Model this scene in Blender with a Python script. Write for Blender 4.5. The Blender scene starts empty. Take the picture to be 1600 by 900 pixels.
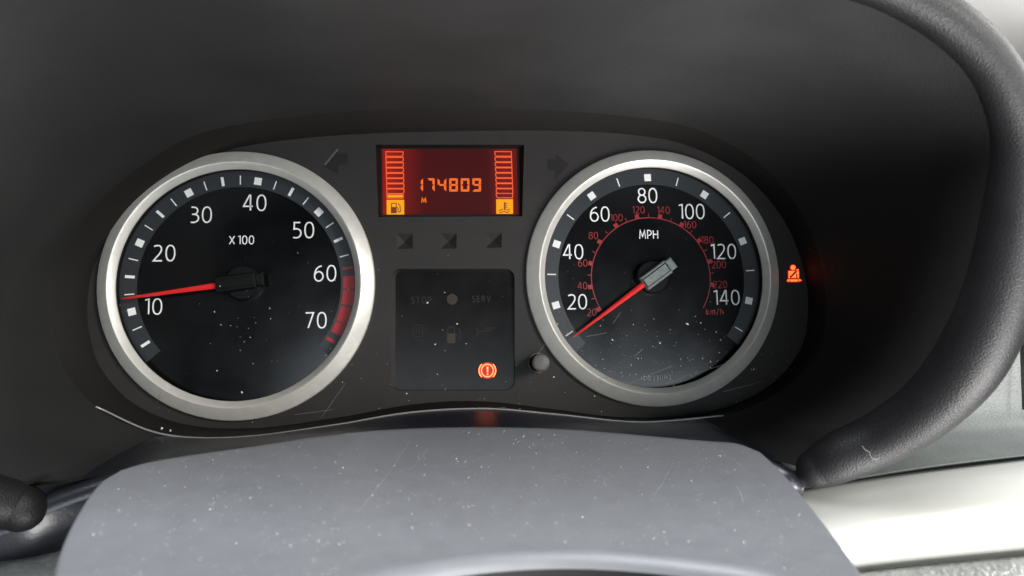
import bpy, bmesh, math, random
import numpy as np
from mathutils import Vector, Matrix
from mathutils.geometry import tessellate_polygon

random.seed(7)
sc = bpy.context.scene
C = sc.collection
MM = 0.001
# ------------------------------------------------------------------ camera
# u = right, v = up, w = out of the dial plane towards the driver, in millimetres
FPX = 1200.0
EYE = np.array([-4.14, -33.605, 313.68])
RX, RY, RZ = -0.0977883, 0.08906, 0.014005


def _rot(rx, ry, rz):
    cx, sx, cy, sy, cz, sz = math.cos(rx), math.sin(rx), math.cos(ry), math.sin(ry), math.cos(rz), math.sin(rz)
    X = np.array([[1, 0, 0], [0, cx, -sx], [0, sx, cx]])
    Y = np.array([[cy, 0, sy], [0, 1, 0], [-sy, 0, cy]])
    Z = np.array([[cz, -sz, 0], [sz, cz, 0], [0, 0, 1]])
    return Z @ Y @ X


RC = _rot(RX, RY, RZ)


def uvw(px, py, h):
    """the point at height h above the dial plane that the photograph shows at px, py"""
    d = RC.T @ np.array([(px - 800) / FPX, -(py - 450) / FPX, -1.0])
    t = (h - EYE[2]) / d[2]
    return EYE + d * t


def W(p):
    return Vector((p[0] * MM, -p[2] * MM, p[1] * MM))


def at(px, py, h):
    return W(uvw(px, py, h))


cd = bpy.data.cameras.new('camera')
cam = bpy.data.objects.new('camera', cd)
C.objects.link(cam)
A3 = np.array([[1, 0, 0], [0, 0, -1], [0, 1, 0]])
m = A3 @ RC.T
cam.matrix_world = Matrix([[*m[0], 0], [*m[1], 0], [*m[2], 0], [0, 0, 0, 1]])
cam.location = W(EYE)
cd.sensor_width = 36
cd.lens = FPX / 1600 * 36
cd.clip_start = 0.005
cd.clip_end = 20
cd.dof.use_dof = True
cd.dof.focus_distance = 0.305
cd.dof.aperture_fstop = 15
sc.camera = cam
sc.render.resolution_x, sc.render.resolution_y = 1024, 576
sc.view_settings.view_transform = 'Standard'
sc.view_settings.look = 'None'
sc.view_settings.exposure = 0
sc.view_settings.gamma = 1
# ------------------------------------------------------------------ light of the car's cabin
wd = bpy.data.worlds.new('World')
sc.world = wd
wd.use_nodes = True
wd.node_tree.nodes['Background'].inputs[0].default_value = (0.9, 0.95, 1, 1)
wd.node_tree.nodes['Background'].inputs[1].default_value = 0.015


def lamp(name, loc, to, sx, sy, power, col):
    ld = bpy.data.lights.new(name, 'AREA')
    ld.shape = 'RECTANGLE'
    ld.size, ld.size_y, ld.energy, ld.color = sx, sy, power, col
    o = bpy.data.objects.new(name, ld)
    C.objects.link(o)
    o.location = loc
    o.rotation_euler = (Vector(to) - Vector(loc)).to_track_quat('-Z', 'Z').to_euler()
    return o


lamp('windscreen_light', (0.10, 0.10, 0.62), (0.05, -0.16, -0.08), 1.2, 0.5, 6.0, (0.93, 0.97, 1.0))
lamp('roof_light', (-0.22, -0.46, 0.78), (0.0, -0.14, -0.07), 0.8, 0.5, 27.0, (0.95, 0.97, 1.0))
lamp('side_window_light', (0.76, -0.85, 0.20), (0.03, 0.0, -0.02), 0.40, 0.40, 16.0, (1.0, 0.98, 0.94))
lamp('door_window_light', (0.80, -0.10, 0.34), (0.20, -0.06, -0.08), 0.35, 0.35, 5.5, (1.0, 0.99, 0.96))
lamp('cabin_light', (0.15, -1.20, -0.25), (0.02, -0.03, 0.0), 0.9, 0.42, 6.3, (0.84, 0.93, 1.0))
lamp('hood_fill_light', (0.32, -0.40, -0.50), (0.02, -0.12, 0.10), 0.50, 0.40, 18.0, (1.0, 0.98, 0.96))  # added fill from low right, lifts the hood's underside; no lamp there

# ------------------------------------------------------------------ materials


def mat(name, base, rough=0.5, metal=0.0, spec=0.5, bump=None, mottle=0.0, mscale=40, coat=0.0, coat_r=0.1, emit=None, estr=1.0):
    m = bpy.data.materials.new(name)
    m.use_nodes = True
    nt = m.node_tree
    b = nt.nodes['Principled BSDF']
    b.inputs['Base Color'].default_value = (*base, 1)
    b.inputs['Roughness'].default_value = rough
    b.inputs['Metallic'].default_value = metal
    b.inputs['Specular IOR Level'].default_value = spec
    b.inputs['Coat Weight'].default_value = coat
    b.inputs['Coat Roughness'].default_value = coat_r
    tc = nt.nodes.new('ShaderNodeTexCoord')
    if mottle:
        n = nt.nodes.new('ShaderNodeTexNoise')
        n.inputs['Scale'].default_value = mscale
        n.inputs['Detail'].default_value = 6
        nt.links.new(tc.outputs['Object'], n.inputs['Vector'])
        mr = nt.nodes.new('ShaderNodeMapRange')
        mr.inputs['From Min'].default_value, mr.inputs['From Max'].default_value = 0.3, 0.7
        mr.inputs['To Min'].default_value, mr.inputs['To Max'].default_value = 1 - mottle, 1 + mottle
        nt.links.new(n.outputs['Fac'], mr.inputs['Value'])
        mx = nt.nodes.new('ShaderNodeVectorMath')
        mx.operation = 'SCALE'
        mx.inputs[0].default_value = base
        nt.links.new(mr.outputs['Result'], mx.inputs['Scale'])
        nt.links.new(mx.outputs['Vector'], b.inputs['Base Color'])
        r = nt.nodes.new('ShaderNodeMapRange')
        r.inputs['From Min'].default_value, r.inputs['From Max'].default_value = 0.3, 0.7
        r.inputs['To Min'].default_value, r.inputs['To Max'].default_value = rough * (1 - mottle * .6), min(1, rough * (1 + mottle * .6))
        nt.links.new(n.outputs['Fac'], r.inputs['Value'])
        nt.links.new(r.outputs['Result'], b.inputs['Roughness'])
    if bump:
        kind, scale, strength, dist = bump
        if kind == 'grain':
            n = nt.nodes.new('ShaderNodeTexVoronoi')
            n.inputs['Scale'].default_value = scale
            n.feature = 'SMOOTH_F1'
            out = n.outputs['Distance']
        else:
            n = nt.nodes.new('ShaderNodeTexNoise')
            n.inputs['Scale'].default_value = scale
            n.inputs['Detail'].default_value = 4
            out = n.outputs['Fac']
        nt.links.new(tc.outputs['Object'], n.inputs['Vector'])
        bp = nt.nodes.new('ShaderNodeBump')
        bp.inputs['Strength'].default_value = strength
        bp.inputs['Distance'].default_value = dist
        nt.links.new(out, bp.inputs['Height'])
        nt.links.new(bp.outputs['Normal'], b.inputs['Normal'])
    if emit:
        b.inputs['Emission Color'].default_value = (*emit, 1)
        b.inputs['Emission Strength'].default_value = estr
    return m


M = {}
M['hood'] = mat('hood_plastic', (0.021, 0.021, 0.0212), 0.60, spec=.18, bump=('noise', 1500, .5, .0003), mottle=.12, mscale=30)
M['lip'] = mat('grained_lip', (0.008, 0.008, 0.009), 0.48, spec=.28, bump=('grain', 2300, .45, .0003), mottle=.12, mscale=60)
M['ledge'] = mat('ledge_plastic', (0.014, 0.015, 0.022), 0.33, spec=.7, bump=('grain', 1100, .2, .0002), mottle=.12, mscale=50)
M['wall'] = mat('housing_black', (0.007, 0.0065, 0.0065), 0.5, spec=.2, bump=('noise', 1500, .2, .0002))
M['housing'] = mat('housing_plastic', (0.013, 0.0118, 0.0112), 0.6, spec=.15, bump=('noise', 2200, .35, .0002))
M['panel'] = mat('panel_plastic', (0.024, 0.0215, 0.0205), 0.58, spec=.25, bump=('noise', 2200, .35, .0002), mottle=.1, mscale=80)
M['silver'] = mat('silver_paint', (0.66, 0.64, 0.59), 0.40, metal=.4, bump=('noise', 3500, .15, .0001), mottle=.05, mscale=300)
M['dial'] = mat('dial_black', (0.0025, 0.0025, 0.003), 0.19, spec=.5, mottle=.25, mscale=60)
M['scale'] = mat('scale_ring_grey', (0.019, 0.0215, 0.024), 0.45)
M['white'] = mat('white_print', (0.78, 0.78, 0.76), 0.5)
M['red'] = mat('red_print', (0.27, 0.010, 0.013), 0.5)
M['redline'] = mat('redline_print', (0.34, 0.008, 0.012), 0.45)
M['needle'] = mat('red_needle', (0.75, 0.022, 0.022), 0.28, coat=.5)
M['capgrey'] = mat('needle_cap_grey', (0.165, 0.19, 0.18), 0.45, bump=('noise', 2600, .6, .0003), mottle=.25, mscale=900)
M['capblack'] = mat('needle_cap_black', (0.004, 0.004, 0.004), 0.4, spec=.15, bump=('noise', 2600, .4, .0002))
M['smoke'] = mat('smoked_window', (0.008, 0.007, 0.007), 0.22, spec=.15, mottle=.2, mscale=120)
M['arrow'] = mat('arrow_window', (0.0185, 0.017, 0.0162), 0.5, spec=.15)
M['dimprint'] = mat('unlit_symbol', (0.018, 0.016, 0.015), 0.5, spec=.2)
M['dimdot'] = mat('unlit_lamp', (0.040, 0.030, 0.021), 0.5, spec=.2)
M['knob'] = mat('knob_rubber', (0.085, 0.078, 0.073), 0.45, bump=('noise', 2500, .3, .0002))
M['knobring'] = mat('knob_ring', (0.30, 0.28, 0.27), 0.25, metal=.7)
M['cowl'] = mat('cowl_plastic', (0.106, 0.110, 0.118), 0.47, bump=('noise', 2200, .35, .0002), mottle=.05, mscale=160)
M['trim'] = mat('silver_trim', (0.33, 0.33, 0.305), 0.42, metal=.25, bump=('noise', 1800, .08, .0001))
M['pillar'] = mat('pillar_plastic', (0.45, 0.45, 0.44), 0.6, bump=('noise', 700, .2, .0003))
M['dash'] = mat('dash_grained', (0.075, 0.082, 0.078), 0.45, bump=('grain', 1300, .4, .0003), mottle=.1, mscale=60)
M['leather'] = mat('leather_grain', (0.15, 0.155, 0.15), 0.32, bump=('grain', 650, .8, .0006), mottle=.2, mscale=200)
M['dust'] = mat('dust_specks', (0.72, 0.72, 0.70), 0.8)
M['fibre'] = mat('lint', (0.20, 0.20, 0.195), 0.8)
M['scratch'] = mat('scratch_mark', (0.10, 0.10, 0.10), 0.35)
M['cowlscratch'] = mat('cowl_scuff', (0.22, 0.225, 0.23), 0.5)
M['serial'] = mat('serial_print', (0.45, 0.46, 0.47), 0.5)
M['lensedge'] = mat('lens_edge', (0.24, 0.24, 0.245), 0.18, coat=.6)
M['lcd_line'] = mat('display_outline', (.012, .003, .003), .6, spec=.1, emit=(1.0, 0.12, 0.035), estr=1.0)
M['lcd_digit'] = mat('display_digit', (.012, .003, .003), .6, spec=.1, emit=(1.0, 0.165, 0.018), estr=1.0)
M['lcd_amber'] = mat('display_amber', (.012, .005, .003), .6, spec=.1, emit=(1.0, 0.39, 0.008), estr=1.0)
M['lcd_dark'] = mat('display_symbol_dark', (.02, .004, .004), emit=(0.22, 0.012, 0.004), estr=0.7)
M['brake'] = mat('brake_lamp', (.012, .003, .003), .6, spec=.1, emit=(1.0, 0.2, 0.06), estr=3.8)
M['backglow'] = mat('red_back_glow', (.05, .005, .005), emit=(1.0, 0.012, 0.02), estr=.5)  # lit brake diffuser; also the painted glow fringe round the belt lamp
M['belt'] = mat('belt_lamp', (.012, .003, .003), .6, spec=.1, emit=(1.0, 0.13, 0.028), estr=2.6)
M['lens'] = bpy.data.materials.new('clear_pane')
M['lens'].use_nodes = True
_nt = M['lens'].node_tree
_nt.nodes.remove(_nt.nodes['Principled BSDF'])
_t = _nt.nodes.new('ShaderNodeBsdfTransparent')
_t.inputs[0].default_value = (.98, .98, .98, 1)
_nt.links.new(_t.outputs[0], _nt.nodes['Material Output'].inputs['Surface'])


def lcd_screen_material():
    """the backlit display: deep red, brighter beside its two edge-lit sides"""
    m = mat('display_screen', (.005, .0015, .0015), .5, spec=.1)
    nt = m.node_tree
    b = nt.nodes['Principled BSDF']
    tc = nt.nodes.new('ShaderNodeTexCoord')
    sp = nt.nodes.new('ShaderNodeSeparateXYZ')
    nt.links.new(tc.outputs['Generated'], sp.inputs[0])
    r = nt.nodes.new('ShaderNodeValToRGB')
    e = r.color_ramp.elements
    e[0].position, e[0].color = 0.0, (0.30, 0.010, 0.006, 1)
    e[1].position, e[1].color = 1.0, (0.16, 0.008, 0.006, 1)
    for p, c in ((.05, (0.42, 0.016, 0.008, 1)), (.17, (0.20, 0.009, 0.007, 1)), (.30, (0.078, 0.004, 0.005, 1)), (.62, (0.068, 0.004, 0.005, 1)), (.78, (0.07, .005, .006, 1)), (.90, (0.26, 0.012, 0.008, 1))):
        q = e.new(p)
        q.color = c
    nt.links.new(sp.outputs['X'], r.inputs['Fac'])
    nt.links.new(r.outputs['Color'], b.inputs['Emission Color'])
    b.inputs['Emission Strength'].default_value = 0.75
    return m


M['lcd'] = lcd_screen_material()

# ------------------------------------------------------------------ object helpers


def wloc(o):
    v = Vector((0, 0, 0))
    while o is not None:
        v += o.location
        o = o.parent
    return v


def mk(name, verts, faces, material, parent=None, smooth=False, origin=None):
    """one mesh object from world points; a top-level one gets ORIGIN as its origin"""
    base = wloc(parent) if parent else (Vector(origin) if origin is not None else Vector((0, 0, 0)))
    me = bpy.data.meshes.new(name)
    me.from_pydata([tuple(Vector(v) - base) for v in verts], [], faces)
    me.materials.append(material)
    if smooth:
        me.polygons.foreach_set('use_smooth', [True] * len(me.polygons))
    me.update()
    o = bpy.data.objects.new(name, me)
    C.objects.link(o)
    if parent:
        o.parent = parent
    else:
        o.location = base
    return o


def tag(o, label=None, cat=None, group=None, kind=None):
    for k, v in (('label', label), ('category', cat), ('group', group), ('kind', kind)):
        if v:
            o[k] = v
    return o


def thing(name, loc, label, cat, group=None):
    o = bpy.data.objects.new(name, None)
    o.empty_display_size = 0.01
    C.objects.link(o)
    o.location = loc
    return tag(o, label, cat, group, 'thing')


def grid_faces(nr, nc, close=False, off=0):
    f = []
    for i in range(nr - 1):
        for j in range(nc if close else nc - 1):
            k = (j + 1) % nc
            f.append((off + i * nc + j, off + i * nc + k, off + (i + 1) * nc + k, off + (i + 1) * nc + j))
    return f


def catmull(pts, per=8, close=False):
    P = [np.array(p, float) for p in pts]
    n = len(P)
    out = []
    for i in range(n if close else n - 1):
        p1, p2 = P[i], P[(i + 1) % n]
        p0 = P[(i - 1) % n] if (close or i > 0) else 2 * p1 - p2
        p3 = P[(i + 2) % n] if (close or i < n - 2) else 2 * p2 - p1
        for k in range(per):
            t = k / per
            out.append(0.5 * ((2 * p1) + (-p0 + p2) * t + (2 * p0 - 5 * p1 + 4 * p2 - p3) * t * t + (-p0 + 3 * p1 - 3 * p2 + p3) * t ** 3))
    if not close:
        out.append(P[-1])
    return np.array(out)


def lathe(name, cu, cv, prof, material, parent, n=128, smooth=True):
    """prof: list of (radius, w)"""
    V, F = [], []
    for r, w in prof:
        for k in range(n):
            a = 2 * math.pi * k / n
            V.append(W((cu + r * math.cos(a), cv + r * math.sin(a), w)))
    F = [tuple(reversed(q)) for q in grid_faces(len(prof), n, True)]
    o = mk(name, V, F, material, parent, smooth)
    o.data.set_sharp_from_angle(angle=math.radians(16))
    return o


def sector(cu, cv, r0, r1, a0, a1, w, n=64):
    V, F = [], []
    for k in range(n + 1):
        a = a0 + (a1 - a0) * k / n
        V.append(W((cu + r0 * math.cos(a), cv + r0 * math.sin(a), w)))
        V.append(W((cu + r1 * math.cos(a), cv + r1 * math.sin(a), w)))
    for k in range(n):
        F.append((2 * k, 2 * k + 1, 2 * k + 3, 2 * k + 2))
    return V, F


def poly_with_holes(loops, w):
    """flat polygon with holes at height w; loops of (u, v)"""
    vl = [[Vector((p[0], p[1], 0)) for p in l] for l in loops]
    tris = tessellate_polygon(vl)
    flat = [p for l in loops for p in l]
    F = []
    for a, b, c in tris:
        A, B, Cc = flat[a], flat[b], flat[c]
        if (B[0] - A[0]) * (Cc[1] - A[1]) - (B[1] - A[1]) * (Cc[0] - A[0]) < 0:
            b, c = c, b
        F.append((a, b, c))
    return [W((p[0], p[1], w)) for p in flat], F


def ribbon(pts, t, close=False):
    """2-D polyline -> outline vertices and faces of constant width t, mitred"""
    P = [np.array(p, float) for p in pts]
    q = [P[0]]
    for p in P[1:]:
        if np.linalg.norm(p - q[-1]) > 1e-6:
            q.append(p)
    P = q
    if close and np.linalg.norm(P[0] - P[-1]) < 1e-6:
        P.pop()
    n = len(P)
    V, F = [], []
    for i in range(n):
        a = P[i] - P[i - 1] if (i > 0 or close) else None
        b = P[(i + 1) % n] - P[i] if (i < n - 1 or close) else None
        a = b if a is None else a
        b = a if b is None else b
        a, b = a / np.linalg.norm(a), b / np.linalg.norm(b)
        na, nb = np.array([-a[1], a[0]]), np.array([-b[1], b[0]])
        m = na + nb
        if np.linalg.norm(m) < 1e-6:
            m = na
        m = m / np.linalg.norm(m)
        s = t / 2 / max(.35, m.dot(na))
        V += [P[i] + m * s, P[i] - m * s]
    for i in range(n if close else n - 1):
        j = (i + 1) % n
        F.append((2 * i + 1, 2 * j + 1, 2 * j, 2 * i))
    return V, F


# ------------------------------------------------------------------ lettering: stroke glyphs, one unit high


def bez(p0, p1, p2, p3, n=12):
    o = []
    for k in range(n + 1):
        t = k / n
        o.append(tuple((1 - t) ** 3 * np.array(p0) + 3 * (1 - t) ** 2 * t * np.array(p1) + 3 * (1 - t) * t * t * np.array(p2) + t ** 3 * np.array(p3)))
    return o


def ell(cx, cy, rx, ry, n=36, a0=0, a1=2 * math.pi, e=1.0):
    o = []
    for k in range(n + 1):
        a = a0 + (a1 - a0) * k / n
        c, s = math.cos(a), math.sin(a)
        o.append((cx + rx * math.copysign(abs(c) ** e, c), cy + ry * math.copysign(abs(s) ** e, s)))
    return o


HP = math.pi / 2
G = {
    '0': (.54, [ell(.27, .5, .27, .5, e=.88)]),
    '1': (.24, [[(0, .93), (.24, 1.0), (.24, 0)]]),
    '2': (.52, [bez((.02, .94), (.2, 1.04), (.5, 1.06), (.49, .74)) + bez((.49, .74), (.48, .5), (.2, .28), (0, 0))[1:] + [(.54, 0)]]),
    '3': (.48, [[(.04, 1), (.16, 1)] + bez((.18, 1), (.52, 1), (.52, .56), (.2, .535)), [(.08, .53), (.18, .53)] + bez((.2, .53), (.6, .52), (.62, 0), (.14, 0)) + [(0, .01)]]),
    '4': (.58, [[(.43, 0), (.43, 1), (.36, 1), (0, .28), (.58, .28)]]),
    '5': (.48, [[(.45, 1), (.07, 1), (.06, .57)] + bez((.07, .57), (.25, .62), (.5, .56), (.49, .29))[1:] + bez((.49, .29), (.48, .03), (.22, -.05), (0, .03))[1:]]),
    '6': (.54, [bez((.46, .98), (.16, .96), (0, .68), (0, .32)), ell(.27, .305, .27, .305)]),
    '7': (.50, [[(0, 1), (.5, 1), (.16, 0)]]),
    '8': (.54, [ell(.27, .765, .225, .235), ell(.27, .265, .27, .265)]),
    '9': (.54, [bez((.08, .02), (.38, .04), (.54, .32), (.54, .68)), ell(.27, .695, .27, .305)]),
    'X': (.60, [[(0, 0), (.6, 1)], [(0, 1), (.6, 0)]]),
    'M': (.72, [[(0, 0), (.1, 1), (.36, .25), (.62, 1), (.72, 0)]]),
    'P': (.44, [[(0, 0), (0, 1), (.16, 1)] + bez((.18, 1), (.56, 1), (.56, .42), (.18, .42)) + [(0, .42)]]),
    'H': (.54, [[(0, 0), (0, 1)], [(.54, 0), (.54, 1)], [(0, .52), (.54, .52)]]),
    'k': (.42, [[(0, 0), (0, 1.05)], [(.4, .68), (.02, .34), (.42, 0)]]),
    'm': (.76, [[(0, 0), (0, .7)], [(0, .5)] + bez((.02, .55), (.12, .75), (.38, .76), (.38, .5)) + [(.38, 0)], [(.38, .5)] + bez((.40, .55), (.5, .75), (.76, .76), (.76, .5)) + [(.76, 0)]]),
    '/': (.36, [[(0, -.1), (.36, 1.05)]]),
    'h': (.40, [[(0, 0), (0, 1.05)], [(0, .48)] + bez((.02, .53), (.1, .74), (.4, .76), (.4, .48)) + [(.4, 0)]]),
    'S': (.46, [bez((.44, .94), (.2, 1.06), (0, .98), (.02, .74)) + bez((.02, .74), (.05, .5), (.46, .56), (.45, .26))[1:] + bez((.45, .26), (.43, -.03), (.2, -.05), (0, .05))[1:]]),
    'T': (.50, [[(0, 1), (.5, 1)], [(.25, 1), (.25, 0)]]),
    'O': (.60, [ell(.3, .5, .3, .5, e=.85)]),
    'E': (.42, [[(.42, 1), (0, 1), (0, 0), (.42, 0)], [(0, .52), (.38, .52)]]),
    'R': (.48, [[(0, 0), (0, 1), (.16, 1)] + bez((.18, 1), (.54, 1), (.54, .5), (.18, .5)) + [(0, .5)], [(.2, .5), (.48, 0)]]),
    'V': (.56, [[(0, 1), (.28, 0), (.56, 1)]]),
    'I': (.02, [[(.01, 0), (.01, 1)]]),
    'G': (.54, [ell(.28, .5, .28, .5, 24, .75, 2 * math.pi - .9, e=.85) + [(.52, .45), (.32, .45)]]),
    'D': (.52, [[(0, 0), (0, 1), (.12, 1)] + bez((.16, 1), (.62, 1), (.62, 0), (.16, 0)) + [(0, 0)]]),
    ' ': (.18, []),
}


def text_mesh(s, h, t, gap=.16):
    """vertices (x, y) centred on 0,0, faces and a small lift per stroke; h and t in millimetres"""
    k = h - t
    strokes, x = [], 0.0
    for i, ch in enumerate(s):
        w, ls = G[ch]
        for l in ls:
            strokes.append([(x + p[0] * k, (p[1] - .5) * k) for p in l])
        x += w * k + (t + gap * h if ch != ' ' else 0)
    wid = x - gap * h - t
    V, F, Z = [], [], []
    for i, l in enumerate(strokes):
        cl = np.linalg.norm(np.array(l[0]) - np.array(l[-1])) < 1e-6
        v, f = ribbon([(p[0] - wid / 2, p[1]) for p in l], t, cl)
        o = len(V)
        V += [(q[0], q[1]) for q in v]
        Z += [0.006 * i] * len(v)
        F += [tuple(o + a for a in q) for q in f]
    return V, F, Z


def text(name, s, cu, cv, h, t, w, material, parent, gap=.16, rot=0, xs=1.0):
    V, F, Z = text_mesh(s, h, t, gap)
    c, sn = math.cos(rot), math.sin(rot)
    return mk(name, [W((cu + x * xs * c - y * sn, cv + x * xs * sn + y * c, w + z)) for (x, y), z in zip(V, Z)], F, material, parent)


def text_px(name, s, px, py, hpx, tpx, w, material, parent, gap=.16, xs=1.0):
    p = uvw(px, py, w)
    k = (np.linalg.norm(uvw(px, py + 5, w) - uvw(px, py - 5, w))) / 10
    return text(name, s, p[0], p[1], hpx * k, tpx * k, w, material, parent, gap, 0, xs)


def flat_px(pts, w):
    return [tuple(uvw(x, y, w)[:2]) for x, y in pts]


def strokes_px(name, lines, tpx, w, material, parent, step=.006):
    """several stroked lines given where the photograph shows them, one mesh; a line is (points, closed)"""
    V, F = [], []
    for i, (l, cl) in enumerate(lines):
        q = flat_px(l, w)
        k = np.linalg.norm(uvw(l[0][0] + 5, l[0][1], w) - uvw(l[0][0] - 5, l[0][1], w)) / 10
        v, f = ribbon(q, tpx * k, cl)
        o = len(V)
        V += [W((p[0], p[1], w + step * i)) for p in v]
        F += [tuple(o + a for a in g) for g in f]
    return mk(name, V, F, material, parent)


def fill_px(name, loops, w, material, parent, step=.006):
    """several filled outlines in one mesh"""
    V, F = [], []
    for i, l in enumerate(loops):
        v, f = poly_with_holes([flat_px(l, w + step * i)], w + step * i)
        o = len(V)
        V += v
        F += [tuple(o + a for a in g) for g in f]
    return mk(name, V, F, material, parent)


def rrect(x0, y0, x1, y1, r, n=6):
    o = []
    for cx, cy, a in ((x1 - r, y0 + r, -HP), (x1 - r, y1 - r, 0), (x0 + r, y1 - r, HP), (x0 + r, y0 + r, math.pi)):
        for k in range(n + 1):
            b = a + HP * k / n
            o.append((cx + r * math.cos(b), cy + r * math.sin(b)))
    return o


# ------------------------------------------------------------------ binnacle: loops
LENS = [(80, 470), (95, 400), (150, 320), (220, 260), (300, 213), (400, 190), (550, 174), (700, 168), (850, 172), (1000, 184), (1100, 206), (1190, 258),
        (1250, 330), (1282, 410), (1290, 480), (1278, 545), (1225, 608), (1130, 650), (1000, 660), (870, 648), (760, 639), (640, 645), (520, 665),
        (370, 684), (250, 678), (160, 642), (105, 585), (85, 530)]
LH = 16.0
TUBE = [(1276, 732, 63, 6.6), (1290, 725, 64.5, 7.4), (1318, 711, 68, 8.2), (1380, 683, 75, 8.6), (1452, 634, 86, 9.2), (1516, 560, 98, 10), (1562, 455, 108, 9.5), (1586, 330, 116, 8.5),
        (1590, 220, 122, 7), (1566, 134, 127, 6.5), (1520, 68, 130, 6.2), (1440, 8, 132, 6), (1340, -36, 133, 6), (1180, -72, 134, 7), (800, -98, 135, 12), (400, -105, 135, 12), (10, -150, 133, 12),
        (-230, 10, 128, 12), (-220, 280, 120, 12), (-225, 450, 110, 11), (-190, 610, 98, 10), (-125, 712, 86, 9), (-50, 765, 75, 8.2), (10, 785, 67, 7.4), (34, 794, 65, 7.0)]
LEDGE = [(140, 752, 58), (200, 733, 55), (300, 722, 52), (450, 712, 50), (650, 700, 48), (850, 697, 48), (1000, 700, 48), (1100, 702, 50), (1180, 712, 53), (1225, 730, 58)]
CX, CY = 690.0, 440.0
NA = 260


def polar(loop, angs):
    """sample a closed loop of (px, py, ...) by direction about the cluster's middle"""
    D = catmull(loop, 10, True)
    a = np.unwrap(np.arctan2(-(D[:, 1] - CY), D[:, 0] - CX))
    if a[-1] < a[0]:
        D, a = D[::-1], a[::-1]
    a = a - a[0]
    D2 = np.vstack([D, D[:1]])
    base = math.atan2(-(D[0, 1] - CY), D[0, 0] - CX)
    a2 = np.append(a, 2 * math.pi)
    a2 = np.maximum.accumulate(a2)
    q = (angs - base) % (2 * math.pi)
    return np.stack([np.interp(q, a2, D2[:, k]) for k in range(D2.shape[1])], 1)


ANG = np.linspace(0, 2 * math.pi, NA, endpoint=False)
lens_px = polar([(x, y, LH) for x, y in LENS], ANG)
lens_p = np.array([uvw(*p) for p in lens_px])
rim_px = polar([(x, y, h, r) for x, y, h, r in TUBE] + [(x, y, h, 0.0) for x, y, h in LEDGE], ANG)
rim_px[:, 3] = np.maximum(rim_px[:, 3], 0)
rim_c = np.array([uvw(*p[:3]) for p in rim_px])
tan = np.roll(rim_c, -1, 0) - np.roll(rim_c, 1, 0)
tan /= np.linalg.norm(tan, axis=1)[:, None]
T = rim_c - lens_p
T /= np.linalg.norm(T, axis=1)[:, None]
N = np.cross(T, tan)
mid = rim_c.mean(0)
sg = np.sign(((rim_c - mid) * N).sum(1))
N *= sg[:, None]
N /= np.linalg.norm(N, axis=1)[:, None]
rim_in = rim_c - N * (rim_px[:, 3:4] * np.where((rim_px[:, 3:4] < 8.3) & (rim_px[:, 1:2] > 600) & (rim_px[:, 0:1] > 400), .3, .96))

# ------------------------------------------------------------------ hood with its rolled lip and front ledge
hood = thing('binnacle_hood', W((0, 90, 60)), 'deep charcoal moulded hood arching over the two round gauges', 'dashboard hood')
rows = []
NR = 22
for i in range(NR):
    t = i / (NR - 1)
    rows.append(lens_p * (1 - t) + rim_in * t + N * (2.0 * math.sin(math.pi * t)))
V = [W(p) for r in rows for p in r]
is_low = rim_px[:, 3] < 0.6
low_ids = np.where(is_low)[0]
F = [f for f in grid_faces(NR, NA, True)]
F = [tuple(reversed(f)) for f in F]
mk('hood_shell', V, F, M['hood'], hood, True)


def tube(name, pts, material, parent=None, n=20, per=8, origin=None, caps=True):
    """pts (u, v, w, r) in millimetres"""
    D = catmull(pts, per)
    P, R = D[:, :3], D[:, 3]
    tg = np.gradient(P, axis=0)
    tg /= np.linalg.norm(tg, axis=1)[:, None]
    x = np.cross(tg[0], [0, 0, 1.0])
    if np.linalg.norm(x) < 1e-3:
        x = np.cross(tg[0], [0, 1.0, 0])
    V = []
    for p, t_, r in zip(P, tg, R):
        x = x - t_ * x.dot(t_)
        x /= np.linalg.norm(x)
        y = np.cross(t_, x)
        for k in range(n):
            a = 2 * math.pi * k / n
            V.append(W(p + r * (math.cos(a) * x + math.sin(a) * y)))
    F = grid_faces(len(P), n, True)
    if caps:
        F.append(tuple(range(n)))
        F.append(tuple(reversed(range((len(P) - 1) * n, len(P) * n))))
    return mk(name, V, F, material, parent, True, origin)


tp = [(*uvw(x, y, h), r) for x, y, h, r in TUBE]


def nose(a, b):
    """round the end of the lip: the missing points from b out to a"""
    a, b = np.array(a), np.array(b)
    d = a[:3] - b[:3]
    d /= np.linalg.norm(d)
    return [tuple(np.append(a[:3] + d * a[3] * math.sin(q), max(.25, a[3] * math.cos(q)))) for q in (.25, .55, .9, 1.2, 1.4, 1.56)]


core = [tuple(p) for p in catmull(tp, 8)]
tp = list(reversed(nose(core[0], core[1]))) + core + nose(core[-1], core[-2])
tube('rolled_lip', tp, M['lip'], hood, 28, 1)

# the ledge under the gauges: its front edge rolls over and drops
ledge = thing('front_ledge', W((0, -56, 40)), 'dark blue-black ledge running below the clear gauge cover', 'dashboard ledge')
run = catmull([(-90, 845, 68), (20, 802, 64), (92, 768, 60)] + LEDGE[1:] + [(1246, 736, 57.5)], 8)
E0 = np.array([uvw(*p) for p in run])
back = np.array([uvw(x, y, LH - 1) for x, y in
                 [tuple(polar([(a, b, LH) for a, b in LENS], np.array([math.atan2(-(p[1] - CY), p[0] - CX)]))[0][:2]) for p in run]])
tn = np.gradient(E0, axis=0)
tn /= np.linalg.norm(tn, axis=1)[:, None]
Tl = E0 - back
Tl /= np.linalg.norm(Tl, axis=1)[:, None]
Nl = np.cross(Tl, tn)
Nl *= np.sign(-Nl[:, 1])[:, None]
Nl /= np.linalg.norm(Nl, axis=1)[:, None]
rows = [back + (E0 - back) * t + np.array([0, .45, 0]) * math.sin(math.pi * t) for t in np.linspace(0, 1, 10)]
r_ = 5.0
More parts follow.
